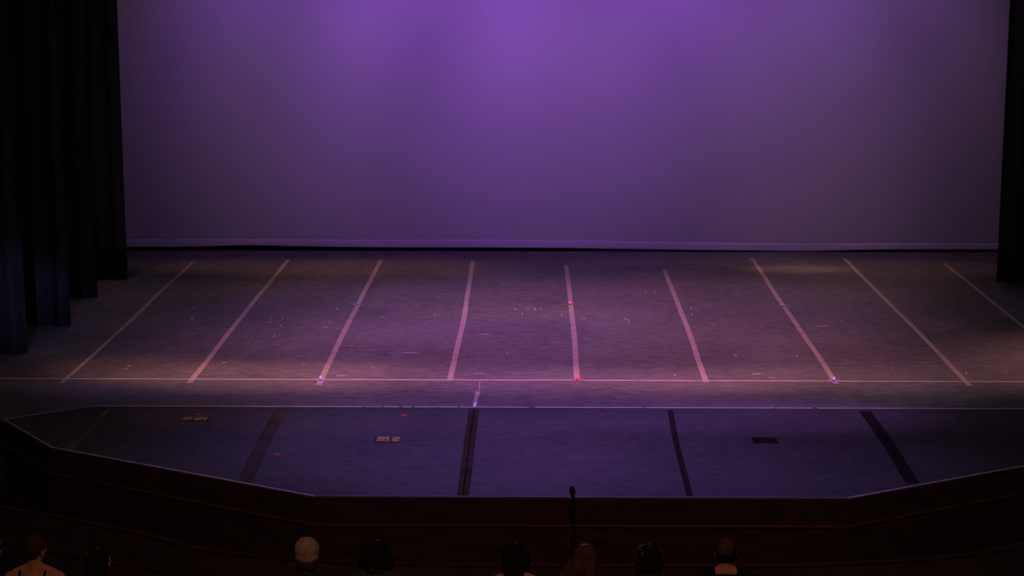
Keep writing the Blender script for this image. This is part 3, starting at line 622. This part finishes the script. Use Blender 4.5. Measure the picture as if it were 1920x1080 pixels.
# lamp rig: kind, position, aim, cone, softness, watts per channel
LIGHTS = [
    ('c', [-6.6, 28.6, 6.3], [-6.6, 31.0, 3.6], 80, 0.9, [12.6, 7.8, 12.0], 1.0),
    ('c', [-4.6, 28.6, 6.3], [-4.6, 31.0, 3.6], 80, 0.9, [48.6, 14.9, 114.3], 1.0),
    ('c', [-3.6, 28.6, 6.3], [-3.6, 31.0, 3.6], 80, 0.9, [29.5, 9.0, 69.5], 1.0),
    ('c', [-1.6, 28.6, 6.3], [-1.6, 31.0, 3.6], 80, 0.9, [113.1, 34.6, 266.2], 1.0),
    ('c', [0.4, 28.6, 6.3], [0.4, 31.0, 3.6], 80, 0.9, [27.8, 8.5, 65.4], 1.0),
    ('c', [1.4, 28.6, 6.3], [1.4, 31.0, 3.6], 80, 0.9, [71.7, 21.9, 168.8], 1.0),
    ('c', [2.4, 28.6, 6.3], [2.4, 31.0, 3.6], 80, 0.9, [17.8, 5.5, 42.0], 1.0),
    ('c', [3.4, 28.6, 6.3], [3.4, 31.0, 3.6], 80, 0.9, [52.0, 15.9, 122.3], 1.0),
    ('c', [4.4, 28.6, 6.3], [4.4, 31.0, 3.6], 80, 0.9, [10.5, 3.2, 24.7], 1.0),
    ('c', [5.4, 28.6, 6.3], [5.4, 31.0, 3.6], 80, 0.9, [34.1, 11.5, 75.3], 1.0),
    ('c', [6.4, 28.6, 6.3], [6.4, 31.0, 3.6], 80, 0.9, [20.1, 10.4, 28.2], 1.0),
    ('c', [-3.8, 24.0, 7.6], [-3.8, 31.0, 2.2], 34, 1.0, [115.1, 71.0, 110.0], 1.0),
    ('c', [-1.8, 24.0, 7.6], [-1.8, 31.0, 2.2], 34, 1.0, [66.7, 20.4, 157.0], 1.0),
    ('c', [0.2, 24.0, 7.6], [0.2, 31.0, 2.2], 34, 1.0, [255.5, 107.1, 463.6], 1.0),
    ('c', [2.2, 24.0, 7.6], [2.2, 31.0, 2.2], 34, 1.0, [53.4, 26.2, 72.5], 1.0),
    ('c', [4.2, 24.0, 7.6], [4.2, 31.0, 2.2], 34, 1.0, [115.0, 71.3, 109.3], 1.0),
    ('c', [6.2, 24.0, 7.6], [6.2, 31.0, 2.2], 34, 1.0, [13.5, 8.4, 12.9], 1.0),
    ('f', [-0.8, 17.0, 7.0], [-0.8, 17.0, 0.0], 48, 1.0, [4.6, 3.1, 15.5], 1.0),
    ('f', [0.8, 17.0, 7.0], [0.8, 17.0, 0.0], 48, 1.0, [142.6, 95.1, 475.3], 1.0),
    ('f', [2.4, 17.0, 7.0], [2.4, 17.0, 0.0], 48, 1.0, [91.0, 60.7, 303.3], 1.0),
    ('f', [-3.2, 18.2, 7.0], [-3.2, 18.2, 0.0], 48, 1.0, [136.9, 81.1, 103.2], 1.0),
    ('f', [-1.6, 18.2, 7.0], [-1.6, 18.2, 0.0], 48, 1.0, [254.0, 167.7, 710.3], 1.0),
    ('f', [0.0, 18.2, 7.0], [0.0, 18.2, 0.0], 48, 1.0, [344.8, 122.4, 556.1], 1.0),
    ('f', [1.6, 18.2, 7.0], [1.6, 18.2, 0.0], 48, 1.0, [302.6, 128.0, 601.7], 1.0),
    ('f', [3.2, 18.2, 7.0], [3.2, 18.2, 0.0], 48, 1.0, [75.3, 46.4, 65.2], 1.0),
    ('f', [-0.8, 19.4, 7.0], [-0.8, 19.4, 0.0], 48, 1.0, [491.8, 218.3, 1034.7], 1.0),
    ('f', [-3.2, 22.3, 7.0], [-3.2, 22.3, 0.0], 48, 1.0, [72.1, 25.0, 91.5], 1.0),
    ('f', [1.6, 22.3, 7.0], [1.6, 22.3, 0.0], 48, 1.0, [88.7, 29.4, 59.1], 1.0),
    ('f', [4.8, 22.3, 7.0], [4.8, 22.3, 0.0], 48, 1.0, [35.4, 19.5, 19.5], 1.0),
    ('f', [8.0, 22.3, 7.0], [8.0, 22.3, 0.0], 48, 1.0, [1400.1, 590.9, 525.7], 1.0),
    ('f', [-4.0, 23.2, 7.0], [-4.0, 23.2, 0.0], 48, 1.0, [156.3, 85.5, 180.8], 1.0),
    ('f', [-2.4, 23.2, 7.0], [-2.4, 23.2, 0.0], 48, 1.0, [806.8, 266.2, 500.2], 1.0),
    ('f', [-0.8, 23.2, 7.0], [-0.8, 23.2, 0.0], 48, 1.0, [715.3, 248.8, 952.0], 1.0),
    ('f', [0.8, 23.2, 7.0], [0.8, 23.2, 0.0], 48, 1.0, [289.0, 102.5, 466.0], 1.0),
    ('f', [2.4, 23.2, 7.0], [2.4, 23.2, 0.0], 48, 1.0, [899.4, 303.5, 530.8], 1.0),
    ('f', [4.0, 23.2, 7.0], [4.0, 23.2, 0.0], 48, 1.0, [433.4, 189.9, 197.8], 1.0),
    ('f', [-3.2, 24.3, 7.0], [-3.2, 24.3, 0.0], 48, 1.0, [60.5, 26.7, 126.3], 1.0),
    ('f', [1.6, 24.3, 7.0], [1.6, 24.3, 0.0], 48, 1.0, [72.5, 25.7, 116.9], 1.0),
    ('f', [3.2, 24.3, 7.0], [3.2, 24.3, 0.0], 48, 1.0, [174.4, 61.9, 281.4], 1.0),
    ('f', [6.4, 24.3, 7.0], [6.4, 24.3, 0.0], 48, 1.0, [44.9, 29.1, 45.9], 1.0),
    ('f', [-4.0, 25.5, 7.0], [-4.0, 25.5, 0.0], 48, 1.0, [91.2, 60.8, 101.4], 1.0),
    ('f', [-2.4, 25.5, 7.0], [-2.4, 25.5, 0.0], 48, 1.0, [252.2, 90.2, 410.6], 1.0),
    ('f', [-0.8, 25.5, 7.0], [-0.8, 25.5, 0.0], 48, 1.0, [257.4, 89.4, 336.0], 1.0),
    ('f', [0.8, 25.5, 7.0], [0.8, 25.5, 0.0], 48, 1.0, [379.6, 144.7, 157.5], 1.0),
    ('f', [4.0, 25.5, 7.0], [4.0, 25.5, 0.0], 48, 1.0, [67.9, 37.6, 38.4], 1.0),
    ('f', [-6.4, 26.7, 7.0], [-6.4, 26.7, 0.0], 48, 1.0, [184.6, 110.1, 142.8], 1.0),
    ('f', [-3.2, 26.7, 7.0], [-3.2, 26.7, 0.0], 48, 1.0, [66.7, 36.7, 36.7], 1.0),
    ('f', [-1.6, 26.7, 7.0], [-1.6, 26.7, 0.0], 48, 1.0, [327.7, 151.4, 412.1], 1.0),
    ('f', [0.0, 26.7, 7.0], [0.0, 26.7, 0.0], 48, 1.0, [417.4, 149.5, 601.1], 1.0),
    ('f', [1.6, 26.7, 7.0], [1.6, 26.7, 0.0], 48, 1.0, [636.7, 241.6, 604.6], 1.0),
    ('f', [3.2, 26.7, 7.0], [3.2, 26.7, 0.0], 48, 1.0, [318.2, 107.0, 274.7], 1.0),
    ('f', [4.8, 26.7, 7.0], [4.8, 26.7, 0.0], 48, 1.0, [162.7, 96.0, 120.9], 1.0),
    ('f', [-2.4, 27.9, 7.0], [-2.4, 27.9, 0.0], 48, 1.0, [322.3, 151.1, 140.7], 1.0),
    ('f', [4.0, 27.9, 7.0], [4.0, 27.9, 0.0], 48, 1.0, [228.0, 122.5, 121.3], 1.0),
    ('f', [4.8, 29.1, 7.0], [4.8, 29.1, 0.0], 48, 1.0, [94.9, 46.7, 44.5], 1.0),
    ('f', [4.0, 29.8, 7.0], [4.0, 29.8, 0.0], 48, 1.0, [35.3, 14.1, 12.0], 1.0),
    ('f', [7.2, 29.8, 7.0], [7.2, 29.8, 0.0], 48, 1.0, [51.7, 28.4, 28.4], 1.0),
    ('f', [-5.6, 19.9, 7.0], [-5.6, 19.9, 0.0], 17, 1.0, [22.0, 14.6, 23.8], 2.4),
    ('f', [-2.4, 19.9, 7.0], [-2.4, 19.9, 0.0], 17, 1.0, [283.3, 155.8, 155.8], 2.4),
    ('f', [-0.8, 19.9, 7.0], [-0.8, 19.9, 0.0], 17, 1.0, [172.2, 61.1, 277.7], 2.4),
    ('f', [0.8, 19.9, 7.0], [0.8, 19.9, 0.0], 17, 1.0, [246.2, 117.3, 562.4], 2.4),
    ('f', [2.4, 19.9, 7.0], [2.4, 19.9, 0.0], 17, 1.0, [741.1, 279.1, 1284.1], 2.4),
    ('f', [4.0, 19.9, 7.0], [4.0, 19.9, 0.0], 17, 1.0, [95.6, 63.7, 110.2], 2.4),
    ('f', [-3.2, 20.55, 7.0], [-3.2, 20.55, 0.0], 17, 1.0, [9.0, 6.0, 30.0], 2.4),
    ('f', [3.2, 20.55, 7.0], [3.2, 20.55, 0.0], 17, 1.0, [105.3, 70.2, 158.3], 2.4),
    ('f', [-4.0, 20.8, 7.0], [-4.0, 20.8, 0.0], 17, 1.0, [12.4, 8.2, 41.2], 2.4),
    ('f', [-4.0, 21.35, 7.0], [-4.0, 21.35, 0.0], 17, 1.0, [157.0, 104.7, 215.4], 2.4),
    ('f', [-2.4, 21.35, 7.0], [-2.4, 21.35, 0.0], 17, 1.0, [256.7, 88.6, 315.4], 2.4),
    ('f', [-0.8, 21.35, 7.0], [-0.8, 21.35, 0.0], 17, 1.0, [327.4, 112.0, 187.0], 2.4),
    ('f', [0.8, 21.35, 7.0], [0.8, 21.35, 0.0], 17, 1.0, [893.2, 304.1, 926.8], 2.4),
    ('f', [2.4, 21.35, 7.0], [2.4, 21.35, 0.0], 17, 1.0, [184.9, 61.0, 114.6], 2.4),
    ('f', [4.0, 21.35, 7.0], [4.0, 21.35, 0.0], 17, 1.0, [276.2, 184.1, 306.6], 2.4),
    ('f', [-6.4, 21.75, 7.0], [-6.4, 21.75, 0.0], 17, 1.0, [62.4, 34.3, 34.3], 2.4),
    ('f', [-4.8, 21.75, 7.0], [-4.8, 21.75, 0.0], 17, 1.0, [61.4, 24.6, 20.9], 2.4),
    ('f', [-3.2, 21.75, 7.0], [-3.2, 21.75, 0.0], 17, 1.0, [1257.4, 502.9, 427.5], 2.4),
    ('f', [-1.6, 21.75, 7.0], [-1.6, 21.75, 0.0], 17, 1.0, [499.2, 186.6, 221.9], 2.4),
    ('f', [0.0, 21.75, 7.0], [0.0, 21.75, 0.0], 17, 1.0, [282.8, 95.5, 260.5], 2.4),
    ('f', [1.6, 21.75, 7.0], [1.6, 21.75, 0.0], 17, 1.0, [983.8, 362.8, 457.4], 2.4),
    ('f', [3.2, 21.75, 7.0], [3.2, 21.75, 0.0], 17, 1.0, [344.3, 115.3, 206.6], 2.4),
    ('f', [4.8, 21.75, 7.0], [4.8, 21.75, 0.0], 17, 1.0, [267.2, 119.0, 107.8], 2.4),
    ('f', [8.0, 21.75, 7.0], [8.0, 21.75, 0.0], 17, 1.0, [505.9, 241.0, 388.7], 2.4),
    ('f', [-7.2, 29.4, 7.0], [-7.2, 29.4, 0.0], 18, 1.0, [62.6, 34.4, 34.4], 2.4),
    ('f', [-4.0, 29.4, 7.0], [-4.0, 29.4, 0.0], 18, 1.0, [325.9, 158.3, 150.0], 2.4),
    ('f', [-2.4, 29.4, 7.0], [-2.4, 29.4, 0.0], 18, 1.0, [190.0, 76.0, 64.6], 2.4),
    ('f', [-0.8, 29.4, 7.0], [-0.8, 29.4, 0.0], 18, 1.0, [93.0, 51.1, 51.1], 2.4),
    ('f', [0.8, 29.4, 7.0], [0.8, 29.4, 0.0], 18, 1.0, [168.6, 85.6, 414.0], 2.4),
    ('f', [5.6, 29.4, 7.0], [5.6, 29.4, 0.0], 18, 1.0, [213.7, 117.5, 117.5], 2.4),
    ('f', [-6.4, 30.0, 7.0], [-6.4, 30.0, 0.0], 18, 1.0, [21.1, 11.6, 11.6], 2.4),
    ('f', [0.0, 30.0, 7.0], [0.0, 30.0, 0.0], 18, 1.0, [84.8, 33.9, 28.8], 2.4),
    ('f', [3.2, 30.0, 7.0], [3.2, 30.0, 0.0], 18, 1.0, [193.8, 104.3, 109.6], 2.4),
    ('f', [5.86, 22.36, 7.0], [5.86, 22.36, 0.0], 16, 1.0, [312.4, 108.6, 229.9], 1.4),
    ('f', [4.21, 29.27, 7.0], [4.21, 29.27, 0.0], 8, 1.0, [699.0, 279.6, 237.7], 2.4),
    ('f', [-4.7, 22.18, 7.0], [-4.7, 22.18, 0.0], 16, 1.0, [563.8, 225.5, 191.7], 1.6),
    ('f', [-0.39, 25.74, 7.0], [-0.39, 25.74, 0.0], 14, 1.0, [572.6, 229.0, 194.7], 2.4),
    ('f', [-5.4, 22.95, 7.0], [-5.4, 22.95, 0.0], 16, 1.0, [101.6, 55.9, 55.9], 1.4),
]
for k, pos, aim, ang, blend, rgb, wide in LIGHTS:
    o = spot('cyc_light' if k == 'c' else 'overhead_light', pos, aim, ang, blend, rgb)
    if o and wide != 1: o.rotation_euler = (0, 0, 0); o.scale = (wide, 1, 1)      # lens spread sideways only
spot('side_blue_light', (-3.6, 8.0, 5.4), (-6.62, 23.9, .35), 6.2, .7, (420, 480, 1350), rad=.1)
spot('house_light', (.5, 6.0, 8.0), (0, 14.4, -.2), 64, .9, (560, 210, 95), rad=.3)
w = bpy.data.worlds.new('world'); bpy.context.scene.world = w; w.use_nodes = True
w.node_tree.nodes['Background'].inputs[0].default_value = (.036, .030, .035, 1); w.node_tree.nodes['Background'].inputs[1].default_value = 1.0

# ------------------------------------------------------------------ camera
cd = bpy.data.cameras.new('camera'); cam = bpy.data.objects.new('camera', cd); C.objects.link(cam)
cd.sensor_fit = 'HORIZONTAL'; cd.sensor_width = 36.0; cd.lens = F/1920*36.0; cd.clip_end = 200
m = Matrix(((AX[0], AX[1], -AX[2]), (AY[0], AY[1], -AY[2]), (AZ[0], AZ[1], -AZ[2])))
cam.matrix_world = Matrix.Translation((0, 0, CAM_H)) @ m.to_4x4()
sc = bpy.context.scene; sc.camera = cam
sc.view_settings.view_transform = 'Standard'; sc.view_settings.look = 'None'; sc.view_settings.exposure = 0; sc.view_settings.gamma = 1
sc.view_settings.use_curve_mapping = False
sc.cycles.use_denoising = True
sc.cycles.use_light_tree = True
sc.cycles.max_bounces = 5; sc.cycles.diffuse_bounces = 3
